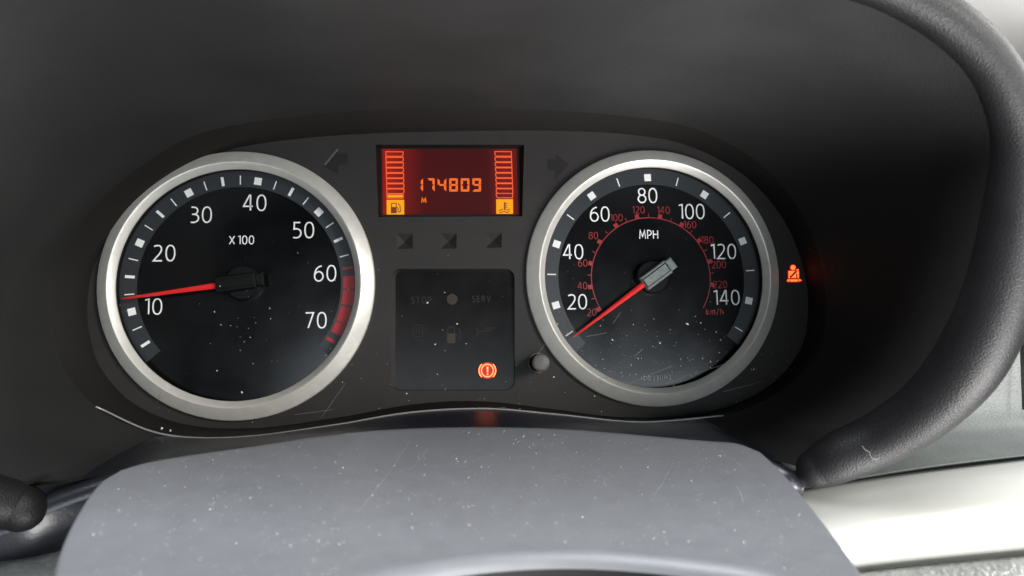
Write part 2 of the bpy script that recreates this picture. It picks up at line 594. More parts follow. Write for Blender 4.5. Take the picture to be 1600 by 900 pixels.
for q in np.linspace(.15, 1.65, 10):
    rows.append(E0 + r_ * (math.sin(q) * Tl + (1 - math.cos(q)) * Nl) + np.array([0, 0.02, 0]))
for d in (8, 25, 60):
    rows.append(rows[19] + Nl * 0 + np.array([0, -d, -d * .6]))
NC = len(E0)
mk('ledge_top', [W(p + np.array([0, .5, 0])) for r in rows for p in r], [tuple(reversed(f)) for f in grid_faces(len(rows), NC)], M['ledge'], ledge, True)

# ------------------------------------------------------------------ instrument panel: face, housing wall, notches
PW = 1.8   # height of the face
panel = thing('instrument_panel', W((0, 0, 0)), 'matte dark brown-grey gauge panel between and around the two dials', 'instrument panel')
TC, SC = (-85.0, 0.0), (83.03, 0.84)     # dial centres
face_out = lens_p[:, :2] * 1.0
cen = np.array([-2.0, 4.0])
inner = []
for p, q in zip(lens_p, lens_px):
    d = p[:2] - cen
    up = max(0, d[1]) / 75.0
    inner.append(cen + d - d / np.linalg.norm(d) * (2.5 + 4.0 * up ** 2 - 1.9 * max(0, d[0]) / 145.0 + 4.0 * max(0, -d[0] / 145.0) ** 2))
inner = np.array(inner)
lcd_hole_px = [(587, 226), (819, 226), (816, 338), (591, 339)]
warn_px = rrect(611, 420, 804, 610, 14)
N_PX = [(632, 377), (700.5, 376.5), (771, 375)]
notch_loops = []
for x, y in N_PX:
    notch_loops.append(flat_px([(x - 12.5, y - 12), (x + 13, y - 12), (x + 13, y + 12), (x - 12.5, y + 12)], PW))


def circ(c, r, n=96):
    return [(c[0] + r * math.cos(2 * math.pi * k / n), c[1] + r * math.sin(2 * math.pi * k / n)) for k in range(n)]


lcd_hole = flat_px(lcd_hole_px, PW)
warn_hole = flat_px(warn_px, PW)
v, f = poly_with_holes([[tuple(p) for p in inner], circ(TC, 53.0), circ(SC, 53.0), lcd_hole, warn_hole] + notch_loops, PW)
mk('panel_face', v, f, M['panel'], panel)
rows = []
for t in np.linspace(0, 1, 10):
    e = t ** 0.75
    p2 = inner * (1 - t) + lens_p[:, :2] * t
    rows.append(np.column_stack([p2, np.full(NA, PW + (LH - PW) * e)]))
mk('housing_wall', [W(p) for r in rows for p in r], [tuple(reversed(q)) for q in grid_faces(10, NA, True)], M['housing'], panel, True)
for l in notch_loops:
    c = np.mean(np.array(l), axis=0)
    V = [W((p[0], p[1], PW)) for p in l] + [W((c[0], c[1], PW - 2.3))]
    mk('arrow_notch', V, [(1, 0, 4), (2, 1, 4), (3, 2, 4), (0, 3, 4)], M['panel'], panel)


def walls(name, top, bot, w0, w1, material, parent):
    n = len(top)
    V = [W((p[0], p[1], w0)) for p in top] + [W((p[0], p[1], w1)) for p in bot]
    return mk(name, V, [(i, (i + 1) % n, n + (i + 1) % n, n + i) for i in range(n)], material, parent)


# turn-signal arrows, unlit
for pts in ([(503, 259), (528, 231), (529, 241), (543, 239), (543, 257), (530, 258), (528, 272)],
            [(889, 257), (868, 240), (868, 249), (855, 249), (855, 266), (867, 267), (867, 280)]):
    o = fill_px('turn_arrow', [pts], PW + .05, M['arrow'], panel)
strokes_px('arrow_edge', [([(507, 258), (528, 233)], False)], 3.0, PW + .12, M['knob'], panel)

# ------------------------------------------------------------------ gauges


def bezel(parent, c):
    # outer cone, ridge and inner funnel down to the dial
    return lathe('bezel_ring', c[0], c[1], [(53.5, 1.0), (53.5, 3.5), (53.2, 3.95), (48.8, 7.05), (48.45, 7.2), (48.0, 7.0), (46.2, 5.4), (45.9, 5.0), (45.9, 4.4)], M['silver'], parent, 160)


def gauge_body(parent, c, a_end0, a_end1):
    bezel(parent, c)
    lathe('inner_wall', c[0], c[1], [(45.95, 4.4), (46.6, -.2)], M['wall'], parent, 120)
    V = [W((c[0], c[1], 0))] + [W((c[0] + 46.7 * math.cos(2 * math.pi * k / 120), c[1] + 46.7 * math.sin(2 * math.pi * k / 120), 0)) for k in range(120)]
    mk('dial_face', V, [(0, 1 + k, 1 + (k + 1) % 120) for k in range(120)], M['dial'], parent)
    v, f = sector(c[0], c[1], 39.7, 46.4, a_end1, a_end0, .35, 96)
    nv = len(v)
    v2, f2 = sector(c[0], c[1], 39.7, 39.7, a_end1, a_end0, .35, 96)
    for k in range(97):
        v2[2 * k + 1] = v2[2 * k + 1] + Vector((0, .00035, 0))
    mk('scale_ring', v + v2, [tuple(reversed(q)) for q in f] + [tuple(nv + a for a in q) for q in f2], M['scale'], parent)


TICK = {}


def tick(parent, c, ang, r, ln, wd_, material, name='tick_mark', w=.42):
    key = (round(ln, 2), round(wd_, 2), material.name)
    if key not in TICK:
        me = bpy.data.meshes.new(name)
        a, b = ln / 2 * MM, wd_ / 2 * MM
        z = .12 * MM
        vs = [(-a, 0, -b), (a, 0, -b), (a, 0, b), (-a, 0, b), (-a, -z, -b), (a, -z, -b), (a, -z, b), (-a, -z, b)]
        me.from_pydata(vs, [], [(4, 5, 6, 7), (0, 1, 5, 4), (1, 2, 6, 5), (2, 3, 7, 6), (3, 0, 4, 7)])
        me.materials.append(material)
        TICK[key] = me
    o = bpy.data.objects.new(name, TICK[key])
    C.objects.link(o)
    o.parent = parent
    o.location = W((c[0] + r * math.cos(ang), c[1] + r * math.sin(ang), w)) - wloc(parent)
    o.rotation_euler = (0, -ang, 0)
    return o


def pointer(parent, hub, tip, w0, capmat, cap_back, cap_front, cap_w, hub_r):
    """the needle from hub to tip, both (u, v)"""
    hub, tip = np.array(hub), np.array(tip)
    d = tip - hub
    L = np.linalg.norm(d)
    d /= L
    n = np.array([-d[1], d[0]])

    def P(a, b, w):
        q = hub + d * a + n * b
        return W((q[0], q[1], w))
    r0, r1 = cap_front - 1.0, L
    wa, wb = 1.15, .42
    V = []
    for a, b in ((r0, wa), (r1 - 1.5, wb), (r1, wb * .55)):
        V += [P(a, -b, w0), P(a, -b, w0 + .7), P(a, -b * .15, w0 + 1.25), P(a, b * .15, w0 + 1.25), P(a, b, w0 + .7), P(a, b, w0)]
    F = [tuple(q) for q in grid_faces(3, 6, True)]
    F += [(0, 1, 2, 3, 4, 5), (17, 16, 15, 14, 13, 12)]
    nd = mk('needle', V, F, M['needle'], parent)
    lathe('hub', hub[0], hub[1], [(hub_r, .3), (hub_r, 3.2), (hub_r - .8, 3.9), (0.01, 4.0)], M['capblack'], parent, 48)

    def block(name, a0, a1, b, z0, z1, ch, material, par):
        V = []
        for w, k in ((z0, 0), (z1 - ch, 0), (z1, ch)):
            V += [P(a0 + k, -b + k, w), P(a1 - k, -b + k, w), P(a1 - k, b - k, w), P(a0 + k, b - k, w)]
        return mk(name, V, grid_faces(3, 4, True) + [(8, 9, 10, 11)], material, par)
    cap = block('needle_cap', -cap_back + 3.0, cap_front, cap_w / 2, 3.8, w0 + 2.2, .5, capmat, parent)
    block('cap_heel', -cap_back, -cap_back + 3.2, cap_w / 2 - .55, 3.9, w0 + 1.9, .5, capmat, cap)
    block('cap_groove', -cap_back + 3.35, cap_front - .15, cap_w / 2 - 1.05, w0 + 1.6, w0 + 2.24, .02, M['capblack'], cap)
    block('cap_inset', -cap_back + 3.6, cap_front - .4, cap_w / 2 - 1.3, w0 + 1.6, w0 + 2.45, .3, capmat, cap)
    return nd


# ---- tachometer
tach = thing('tachometer', W((TC[0], TC[1], 0)), 'engine speed gauge marked X 100 with a red zone from 60 to 70', 'gauge')
A35, DT = 1.742554, 0.0656149


def ta(k):
    return A35 - DT * (k - 35)


gauge_body(tach, TC, ta(2.9), ta(72.1))
for k in np.arange(5, 60, 2.5):
    if abs(k % 10) < .01:
        tick(tach, TC, ta(k), 42.5, 3.0, 2.9, M['white'])
    elif abs(k % 5) < .01:
        tick(tach, TC, ta(k), 42.5, 3.7, 1.1, M['white'])
    else:
        tick(tach, TC, ta(k), 42.5, 3.7, .42, M['white'])
for a, b in ((60.5, 62.35), (62.5, 64.75), (65.0, 67.3), (67.45, 69.1)):
    v, f = sector(TC[0], TC[1], 40.6, 45.4, ta(b), ta(a), .44, 10)
    mk('redline_segment', v, [tuple(reversed(q)) for q in f], M['redline'], tach)
v, f = sector(TC[0], TC[1], 40.8, 45.0, ta(59.5), ta(59.2), .44, 4)
mk('redline_bar', v, [tuple(reversed(q)) for q in f], M['redline'], tach)
v, f = sector(TC[0], TC[1], 40.3, 44.4, ta(70.5), ta(70.0), .44, 4)
mk('redline_bar', v, [tuple(reversed(q)) for q in f], M['redline'], tach)
for s, x, y in (('10', 239.5, 479), ('20', 256.5, 395.5), ('30', 314, 335.5), ('40', 398, 317), ('50', 474, 359.5), ('60', 508, 427), ('70', 493.5, 500.5)):
    text_px('numeral', s, x, y, 26, 2.25, .25, M['white'], tach)
text_px('scale_caption', 'X 100', 377.5, 375, 14, 1.6, .25, M['white'], tach, gap=.13)
# ghost of an unlit lamp low on the dial
strokes_px('lamp_ghost', [(ell(273, 562, 12, 12, 20, 0, math.pi), False), ([(258, 571), (288, 571)], False)], 3.0, .2, M['dial'], tach)
hub_t = uvw(377, 441, 5)
tip_t = uvw(190.5, 466.5, 5.5)
pointer(tach, hub_t[:2], tip_t[:2], 4.6, M['capblack'], 8.8, 9.6, 6.4, 7.2)

# ---- speedometer
spd = thing('speedometer', W((SC[0], SC[1], 0)), 'MPH speed gauge with white numerals and an inner red km/h scale', 'gauge')
A80, DS = 1.577728, 0.03046741


def sa(k):
    return A80 - DS * (k - 80)


gauge_body(spd, SC, sa(4.2), sa(154.2))
for k in range(10, 151, 10):
    if k % 20 == 0:
        tick(spd, SC, sa(k), 42.5, 3.0, 2.9, M['white'])
    else:
        tick(spd, SC, sa(k), 42.5, 3.6, .45, M['white'])
for s, x, y in (('20', 902, 471.5), ('40', 895.5, 393.5), ('60', 937, 334.5), ('80', 1011.5, 305.5), ('100', 1080.5, 330.5), ('120', 1130, 393), ('140', 1135, 465)):
    text_px('numeral', s, x, y, 24, 2.15, .25, M['white'], spd, gap=.13)
text_px('unit_caption', 'MPH', 1013.5, 366.5, 14.5, 1.65, .25, M['white'], spd, gap=.12)
text_px('unit_caption', 'km/h', 1116.5, 487, 10.5, 1.8, .25, M['red'], spd, gap=.12)
for s, x, y in (('20', 925.5, 488), ('40', 911, 446.5), ('60', 911.5, 411), ('80', 928, 368), ('100', 964, 340), ('120', 998.5, 328), ('140', 1037.5, 328.5), ('160', 1079, 351), ('180', 1106, 375), ('200', 1124, 413.5), ('220', 1126, 444.5)):
    text_px('kilometre_numeral', s, x - 1, y, 11.5, 1.15, .25, M['red'], spd, gap=.12)
kc = uvw(1017.5, 433.5, .2)[:2]
kr = 25.4


def ka(k):
    return 3.66 - (k - 20) * (3.66 + .13) / 200


v, f = sector(kc[0], kc[1], kr - .2, kr + .2, ka(242), ka(18), .22, 96)
mk('kilometre_arc', v, [tuple(reversed(q)) for q in f], M['red'], spd)
for k in range(20, 221, 10):
    if k % 20 == 0:
        tick(spd, kc, ka(k), kr + .9, 1.9, 1.8, M['red'], 'kilometre_mark', .24)
    else:
        tick(spd, kc, ka(k), kr + 1.0, 1.5, .3, M['red'], 'kilometre_mark', .24)
text_px('serial_number', 'IGID230M3', 1025, 590.5, 7.5, 1.0, .25, M['serial'], spd, gap=.24)
hub_s = uvw(1022, 432, 5)
tip_s = uvw(895.5, 526.5, 5.5)
pointer(spd, hub_s[:2], tip_s[:2], 4.6, M['capgrey'], 10.2, 5.6, 6.2, 7.2)

# ------------------------------------------------------------------ trip display
LW = -1.2
disp = thing('trip_display', at(703, 285, 0), 'small glowing red display reading 174809 between two bar gauges', 'display')
scr = flat_px([(597, 233), (807, 233), (810, 335), (598, 335)], LW + .05)
walls('display_frame', lcd_hole, flat_px([(594, 231), (811, 231), (813, 338), (595, 338)], LW), PW, LW, M['wall'], disp)
dfl = flat_px([(594, 231), (811, 231), (813, 338), (595, 338)], LW)
mk('display_back', [W((p[0], p[1], LW)) for p in dfl], [(3, 2, 1, 0)], M['wall'], disp)
mk('screen', [W((p[0], p[1], LW + .05)) for p in scr], [(0, 1, 2, 3)][::1], M['lcd'], disp)
zx, zy, zs = 560, 200, 1309 / 320.0


def Z(x, y):
    return (zx + x / zs, zy + y / zs)


yl = [152, 188, 222, 256, 290, 323, 357, 390]
for i, y in enumerate(yl):
    dx = i * .9
    pts = [Z(175 + dx, y), Z(285 + dx, y), Z(286 + dx, y + 19), Z(277 + dx, y + 29), Z(176 + dx, y + 29)]
    strokes_px('bar_outline', [(pts, True)], 1.5, LW + .15, M['lcd_line'], disp)
    dx = i * 1.3
    pts = [Z(872 + dx, y - 1), Z(977 + dx, y - 1), Z(978 + dx, y + 28), Z(883 + dx, y + 28), Z(873 + dx, y + 18)]
    strokes_px('bar_outline', [(pts, True)], 1.5, LW + .15, M['lcd_line'], disp)
y = 418
strokes_px('bar_outline', [([Z(881, y), Z(985, y), Z(986, y + 28), Z(890, y + 28), Z(882, y + 18)], True)], 1.5, LW + .15, M['lcd_line'], disp)
fill_px('lit_bar', [[Z(186, 429), Z(283, 429), Z(284, 444), Z(187, 445)]], LW + .18, M['lcd_amber'], disp)
strokes_px('bar_outline', [([Z(181, 424), Z(288, 424), Z(290, 441), Z(284, 451), Z(182, 451)], True)], 1.1, LW + .15, M['lcd_line'], disp)
fuel = fill_px('fuel_symbol', [[Z(180, 459), Z(293, 459), Z(293, 553), Z(181, 553)]], LW + .15, M['lcd_amber'], disp)
fill_px('pump_body', [[Z(208, 505), Z(245, 505), Z(245, 545), Z(208, 545)]], LW + .22, M['lcd_dark'], fuel)
strokes_px('pump_outline', [([Z(211, 508), Z(211, 481), Z(241, 481), Z(244, 508)], False),
                            ([Z(246, 508), Z(253, 512), Z(254, 534), Z(262, 538), Z(269, 532), Z(266, 498), Z(254, 482)], False)], 1.3, LW + .24, M['lcd_dark'], fuel)
tmp = fill_px('coolant_symbol', [[Z(880, 455), Z(988, 455), Z(989, 549), Z(881, 549)]], LW + .15, M['lcd_amber'], disp)
strokes_px('thermometer', [([Z(935, 474), Z(935, 525)], False)], 2.3, LW + .22, M['lcd_dark'], tmp)
strokes_px('thermometer_marks', [([Z(935, 483), Z(953, 483)], False), ([Z(935, 496), Z(951, 496)], False), ([Z(935, 509), Z(951, 509)], False)], 1.1, LW + .25, M['lcd_dark'], tmp)
strokes_px('wave_line', [([Z(x, 522 + 5 * math.sin((x - 897) / 6.0)) for x in range(897, 926, 3)], False),
                         ([Z(x, 520 + 5 * math.sin((x - 945) / 6.0)) for x in range(945, 972, 3)], False),
                         ([Z(x, 536 + 4 * math.sin((x - 900) / 6.5)) for x in range(900, 968, 3)], False)], 1.2, LW + .25, M['lcd_dark'], tmp)
# seven-segment digits
qs = 1600 / 140.0


def seg_digit(ch, x0, x1, y0, y1):
    t = 3.6 * 1.0
    on = {'1': 'bc', '7': 'abc', '4': 'fgbc', '8': 'abcdefg', '0': 'abcdef', '9': 'abcdfg'}[ch]
    ym = (y0 + y1) / 2
    g = .35
    L = []
    for s in on:
        if s == 'a':
            q = [(x0 + g, y0), (x1 - g, y0), (x1 - t, y0 + t), (x0 + t, y0 + t)]
        elif s == 'd':
            q = [(x0 + t, y1 - t), (x1 - t, y1 - t), (x1 - g, y1), (x0 + g, y1)]
        elif s == 'b':
            q = [(x1, y0 + g), (x1, ym - g), (x1 - t * .5, ym - g), (x1 - t, ym - t * .5), (x1 - t, y0 + t + g)]
        elif s == 'c':
            q = [(x1, ym + g), (x1, y1 - g), (x1 - t, y1 - t - g), (x1 - t, ym + t * .5), (x1 - t * .5, ym + g)]
        elif s == 'f':
            q = [(x0, y0 + g), (x0 + t, y0 + t + g), (x0 + t, ym - t * .5), (x0 + t * .5, ym - g), (x0, ym - g)]
        elif s == 'e':
            q = [(x0, ym + g), (x0 + t * .5, ym + g), (x0 + t, ym + t * .5), (x0 + t, y1 - t - g), (x0, y1 - g)]
        else:
            q = [(x0 + t * .6, ym), (x0 + t, ym - t * .42), (x1 - t, ym - t * .42), (x1 - t * .6, ym), (x1 - t, ym + t * .42), (x0 + t, ym + t * .42)]
        L.append(q)
    return L


for ch, a, b in (('1', 160, 240), ('7', 315, 448), ('4', 500, 655), ('8', 706, 862), ('0', 913, 1068), ('9', 1120, 1276)):
    L = seg_digit(ch, 640 + a / qs, 640 + b / qs, 260 + 212 / qs, 260 + 450 / qs)
    fill_px('digit', L, LW + .18, M['lcd_digit'], disp)
text_px('miles_letter', 'M', 640 + 255 / qs, 260 + 606 / qs, 8.6, 1.45, LW + .18, M['lcd_digit'], disp, xs=1.3)

# ------------------------------------------------------------------ warning-light window
WW = 0.2
warn = thing('warning_light_panel', at(707, 515, 0), 'square smoked window of warning lamps with one red brake lamp lit', 'warning panel')
warn_bot = flat_px(rrect(618, 424, 803, 609, 10), WW)
walls('window_frame', warn_hole, warn_bot, PW, WW, M['panel'], warn)
mk('smoked_pane', [W((p[0], p[1], WW)) for p in warn_bot], [tuple(reversed(range(len(warn_bot))))], M['smoke'], warn)
text_px('stop_lettering', 'STOP', 658, 469, 11, 1.6, WW + .1, M['dimprint'], warn, gap=.2)
text_px('service_lettering', 'SERV', 752, 467, 10.5, 1.7, WW + .1, M['dimprint'], warn, gap=.2)
fill_px('unlit_dot', [ell(706.5, 467.5, 8.5, 8.5, 24)[:-1]], WW + .1, M['dimdot'], warn)
fill_px('fuel_pump_symbol', [[(698.5, 521), (711.5, 521), (711.5, 536), (698.5, 536)]], WW + .1, M['dimdot'], warn)
strokes_px('fuel_pump_outline', [([(699.5, 521), (700, 511), (710, 511), (710.5, 521)], False), ([(712, 522), (716, 526), (718, 531), (720, 524), (717, 513)], False)], 1.4, WW + .13, M['dimprint'], warn)
strokes_px('battery_symbol', [(rrect(641, 577, 667, 591, 2), True), ([(646, 575), (651, 575)], False), ([(657, 575), (662, 575)], False), ([(645, 584), (650, 584)], False), ([(658, 584), (663, 584)], False)], 1.2, WW + .1, M['dimprint'], warn)
strokes_px('screen_heat_symbol', [([(645, 514), (650, 508), (659, 508), (663, 514), (660, 526), (648, 526), (645, 514)], False), ([(651, 511), (651, 522)], False), ([(655, 511), (655, 522)], False), ([(659, 511), (659, 522)], False),
                                  ([(648, 531), (660, 531), (660, 538)], False)], 1.1, WW + .1, M['dimprint'], warn)
strokes_px('oil_can_symbol', [([(692, 576), (698, 579), (714, 579), (722, 574)], False), ([(696, 580), (699, 588), (716, 588), (716, 580)], False)], 1.2, WW + .1, M['dimprint'], warn)
strokes_px('engine_symbol', [([(744, 524), (749, 518), (768, 516)], False), ([(746, 512), (745, 526)], False), ([(758, 513), (774, 512)], False)], 1.3, WW + .1, M['dimprint'], warn)
bx, by = 761.5, 579
fill_px('lamp_back_glow', [ell(761.5, 579, 13.5, 13.0, 32)[:-1]], WW + .4, M['backglow'], warn)
br = strokes_px('brake_lamp', [(ell(bx, by, 9.3, 9.8, 36), True), (ell(bx, by, 13.0, 13.2, 14, -.85, .85), False), (ell(bx, by, 13.0, 13.2, 14, math.pi - .85, math.pi + .85), False)], 1.7, WW + 1.0, M['brake'], warn)
br['label'] = 'lit red brake lamp with an exclamation mark in a circle'
fill_px('exclamation_mark', [[(760.2, 573), (763.2, 573), (762.6, 582.2), (760.8, 582.2)], ell(761.7, 585, 1.3, 1.3, 12)[:-1]], WW + 1.0, M['brake'], br)

# ------------------------------------------------------------------ seat-belt lamp
sb = thing('seat_belt_lamp', at(1240, 428, PW), 'lit red seat belt reminder lamp right of the speed gauge', 'warning lamp')
k9 = 1157 / 90.0


def B(x, y):
    return (1200 + x / k9, 390 + y / k9)


SBW = PW + .6
BELT_LOOPS = [[B(412, 432), B(545, 428), B(575, 460), B(600, 428), B(618, 440), B(618, 572), B(566, 570), B(470, 570), B(415, 572)], [B(452, 600), B(590, 600), B(640, 600), B(668, 618), B(620, 640), B(400, 640), B(385, 625), B(400, 600)],
              [(1200 + p[0] / k9, 390 + p[1] / k9) for p in ell(502, 360, 48, 48, 20)[:-1]]]
strokes_px('lamp_back_glow', [(l, True) for l in BELT_LOOPS], 2.6, SBW - .2, M['backglow'], sb)  # wider red outlines: glow bleeding round the symbol, put in as emission
fill_px('head', [[(1200 + p[0] / k9, 390 + p[1] / k9) for p in ell(502, 360, 48, 48, 20)[:-1]]], SBW, M['belt'], sb)
fill_px('torso', [[B(412, 432), B(545, 428), B(452, 530), B(452, 490), B(443, 490), B(440, 572), B(415, 572)],
                  [B(575, 460), B(600, 428), B(618, 440), B(618, 572), B(598, 572), B(588, 490), B(574, 490)],
                  [B(470, 565), B(562, 468), B(566, 565)]], SBW, M['belt'], sb)
fill_px('lap', [[B(450, 600), B(590, 600), B(600, 640), B(445, 640)], [B(385, 625), B(400, 600), B(440, 598), B(425, 632), B(400, 640)], [B(610, 598), B(645, 600), B(668, 618), B(640, 634), B(620, 626)]], SBW, M['belt'], sb)
fill_px('belt_end', [[B(568, 405), B(610, 388), B(622, 402), B(596, 424), B(575, 424)]], SBW, M['belt'], sb)

# ------------------------------------------------------------------ trip reset button
kb = uvw(839.5, 567, PW)
btn = thing('reset_button', W((kb[0], kb[1], PW)), 'small round black push button beside the speed gauge rim', 'button')
lathe('collar', kb[0], kb[1], [(4.1, PW + .1), (4.1, PW + 1.0), (3.7, PW + 1.2), (3.4, PW + .9)], M['knobring'], btn, 48)
lathe('stem', kb[0], kb[1], [(3.2, PW + .2), (3.2, PW + 12.0)], M['capblack'], btn, 48)
lathe('cap', kb[0], kb[1], [(3.2, PW + 11.0), (3.45, PW + 11.6), (3.3, PW + 12.3), (2.6, PW + 12.65), (1.2, PW + 12.85), (.01, PW + 12.9)], M['knob'], btn, 48)

# ------------------------------------------------------------------ clear cover
lens = thing('clear_cover', W((0, 0, LH)), 'clear plastic cover over the whole gauge cluster', 'clear cover')
lc = lens_p.mean(0)
V = [W((lc[0], lc[1], LH))] + [W((p[0], p[1], LH - .4)) for p in lens_p]
mk('cover_pane', V, [(0, 1 + k, 1 + (k + 1) % NA) for k in range(NA)], M['lens'], lens, True)
edge = catmull([(x, y - 1.5, LH + 1.0) for x, y in ((150, 637), (250, 679), (370, 685), (520, 666), (640, 646), (760, 640), (870, 649), (1000, 661), (1130, 651))], 6)
tube('cover_edge', [(*uvw(*p), .36) for p in edge], M['lensedge'], lens, 8, 1)

# ------------------------------------------------------------------ steering column cowl
cowl = thing('column_cowl', W((0, -70, 110)), 'smooth slate grey steering column cowl speckled with dust', 'column cowl')
C0 = catmull([(190, 735), (235, 722), (320, 708), (400, 697), (500, 682), (600, 672), (700, 668), (800, 668), (900, 672), (1000, 680), (1100, 689), (1150, 693), (1185, 706)], 8)
C1 = catmull([(78, 965), (250, 955), (400, 932), (540, 900), (640, 880), (740, 865), (850, 858), (960, 860), (1080, 871), (1200, 889), (1300, 924), (1390, 965)], 8)
D0 = catmull([(190, 735), (160, 756), (130, 800), (107, 850), (95, 900), (78, 965)], 8)
D1 = catmull([(1185, 706), (1215, 735), (1245, 770), (1280, 815), (1310, 855), (1341, 900), (1390, 965)], 8)


def res(Cv, n):
    L = np.concatenate([[0], np.cumsum(np.linalg.norm(np.diff(Cv, axis=0), axis=1))])
    q = np.linspace(0, L[-1], n)
    return np.stack([np.interp(q, L, Cv[:, k]) for k in range(Cv.shape[1])], 1)


NS, NT = 90, 40
C0, C1, D0, D1 = res(C0, NS), res(C1, NS), res(D0, NT), res(D1, NT)
S = np.zeros((NT, NS, 3))
for i in range(NT):
    t = i / (NT - 1)
    for j in range(NS):
        s = j / (NS - 1)
        p = (1 - t) * C0[j] + t * C1[j] + (1 - s) * D0[i] + s * D1[i] - ((1 - s) * (1 - t) * C0[0] + s * (1 - t) * C0[-1] + (1 - s) * t * C1[0] + s * t * C1[-1])
        S[i, j] = uvw(p[0], p[1], 62 + (p[1] - 668) * .42)
border = [(0, j) for j in range(NS)] + [(i, NS - 1) for i in range(1, NT)] + [(NT - 1, j) for j in range(NS - 2, -1, -1)] + [(i, 0) for i in range(NT - 2, 0, -1)]
bp = np.array([S[i, j] for i, j in border])
bt = np.roll(bp, -1, 0) - np.roll(bp, 1, 0)
bo = np.stack([bt[:, 2], 0 * bt[:, 0], -bt[:, 0]], 1)
bo /= np.linalg.norm(bo, axis=1)[:, None]
bo *= np.sign(((bp - bp.mean(0)) * bo).sum(1)).mean() or 1
for _ in range(6):
    bo = (bo + np.roll(bo, 1, 0) + np.roll(bo, -1, 0)) / 3
    bo /= np.linalg.norm(bo, axis=1)[:, None]
V = [W(p) for p in S.reshape(-1, 3)]
F = [tuple(reversed(f)) for f in grid_faces(NT, NS)]
nb = len(border)
prev = [i * NS + j for i, j in border]
near = np.clip((bo[:, 2] - .35) / .4, 0, 1)
rad = 1.2 + 2.2 * near
steps = [(math.sin(q), 1 - math.cos(q)) for q in np.linspace(.2, HP, 8)]
for sx, sy in steps:
    ring = bp + bo * (rad * sx)[:, None] - np.array([0, 1, 0]) * (rad * sy)[:, None]
    o = len(V)
    V += [W(p) for p in ring]
    ids = list(range(o, o + nb))
    F += [(prev[k], prev[(k + 1) % nb], ids[(k + 1) % nb], ids[k]) for k in range(nb)]
    prev = ids
mk('cowl_shell', V, F, M['cowl'], cowl, True)
V, F = [W(p) for p in ring], []
prev = list(range(nb))
for dn, inn in ((.6, 3), (1.5, 14), (50, 22)):
    ring2 = ring - np.array([0, 1, 0]) * dn - bo * (inn * near)[:, None]
    o = len(V)
    V += [W(p) for p in ring2]
    ids = list(range(o, o + nb))
    F += [(prev[k], prev[(k + 1) % nb], ids[(k + 1) % nb], ids[k]) for k in range(nb)]
    prev = ids
mk('cowl_underside', V, F, M['wall'], cowl, True)

# ------------------------------------------------------------------ dashboard to the right and left


def sheet(name, rowsdef, material, parent, n=40, per=6):
    """rowsdef: rows of control points (px, py, h), lofted smoothly both ways"""
    R = [res(catmull([uvw(*p) for p in r], 8), n) for r in rowsdef]
    R = np.array(R)
    full = catmull([r.ravel() for r in R], per).reshape(-1, n, 3)
    return mk(name, [W(p) for r in full for p in r], [tuple(reversed(f)) for f in grid_faces(len(full), n)], material, parent, True)


dash = thing('dash_end_panel', W((150, -40, 30)), 'grey grained dashboard end panel right of the curled hood lip', 'dashboard panel')
sheet('end_panel', [[(1215, 640, 22), (1450, 430, 22), (1720, 380, 22)],
                    [(1225, 700, 26), (1450, 590, 24), (1720, 520, 24)],
                    [(1225, 740, 34), (1450, 665, 28), (1720, 640, 28)],
                    [(1225, 758, 44), (1450, 698, 38), (1720, 672, 38)],
                    [(1225, 766, 52), (1450, 722, 50), (1720, 694, 50)],
                    [(1225, 768, 53), (1450, 731, 53), (1720, 699, 53)],
                    [(1225, 769, 42), (1450, 732, 42), (1720, 700, 42)]], M['dash'], dash)
sheet('panel_seam', [[(1593, 500, 26.5), (1594, 560, 27.2), (1597, 640, 31)], [(1600, 500, 27.5), (1601, 560, 28.2), (1604, 640, 32)]], M['capblack'], dash, 12, 2)

pil = thing('pillar_trim', W((190, 120, 40)), 'pale grey blurred windscreen pillar trim beyond the hood at the upper right', 'pillar trim')
sheet('pillar_face', [[(1330, -160, 60), (1500, -80, 60), (1680, 60, 60), (1720, 330, 60)],
                      [(1400, -200, 80), (1560, -120, 80), (1760, 30, 80), (1800, 330, 80)],
                      [(1330, -160, 30), (1500, -30, 30), (1600, 120, 30), (1640, 330, 30)][::1]][:1] + [
                      [(1300, -60, 20), (1440, 0, 20), (1560, 120, 20), (1600, 330, 20)],
                      [(1240, 0, 0), (1380, 60, 0), (1500, 170, 0), (1560, 340, 0)]], M['pillar'], pil)

strip = thing('silver_trim_strip', W((150, -90, 60)), 'bright silver dashboard trim strip at the lower right', 'trim strip')
sheet('strip_face', [[(1215, 772, 48), (1400, 742, 48), (1720, 703, 48)],
                     [(1215, 775, 53), (1400, 745, 53), (1720, 706, 53)],
                     [(1225, 792, 61), (1400, 762, 61), (1720, 722, 61)],
                     [(1240, 818, 68), (1400, 790, 68), (1720, 752, 68)],
                     [(1255, 845, 71.5), (1400, 820, 71.5), (1720, 786, 71.5)],
                     [(1265, 870, 71.5), (1400, 850, 71.5), (1720, 817, 71.5)],
                     [(1270, 893, 68), (1400, 874, 68), (1720, 842, 68)],
                     [(1270, 906, 61), (1400, 889, 61), (1720, 857, 61)]], M['trim'], strip)

low = thing('lower_dash', W((150, -110, 60)), 'grained lower dashboard edge beneath the silver trim strip', 'dashboard panel')
sheet('lower_edge', [[(1265, 900, 64), (1400, 886, 64), (1720, 854, 64)],
                     [(1265, 912, 70), (1400, 897, 70), (1720, 866, 70)],
                     [(1265, 960, 74), (1400, 945, 74), (1720, 915, 74)],
                     [(1265, 1050, 70), (1400, 1030, 70), (1720, 1000, 70)]], M['leather'], low)

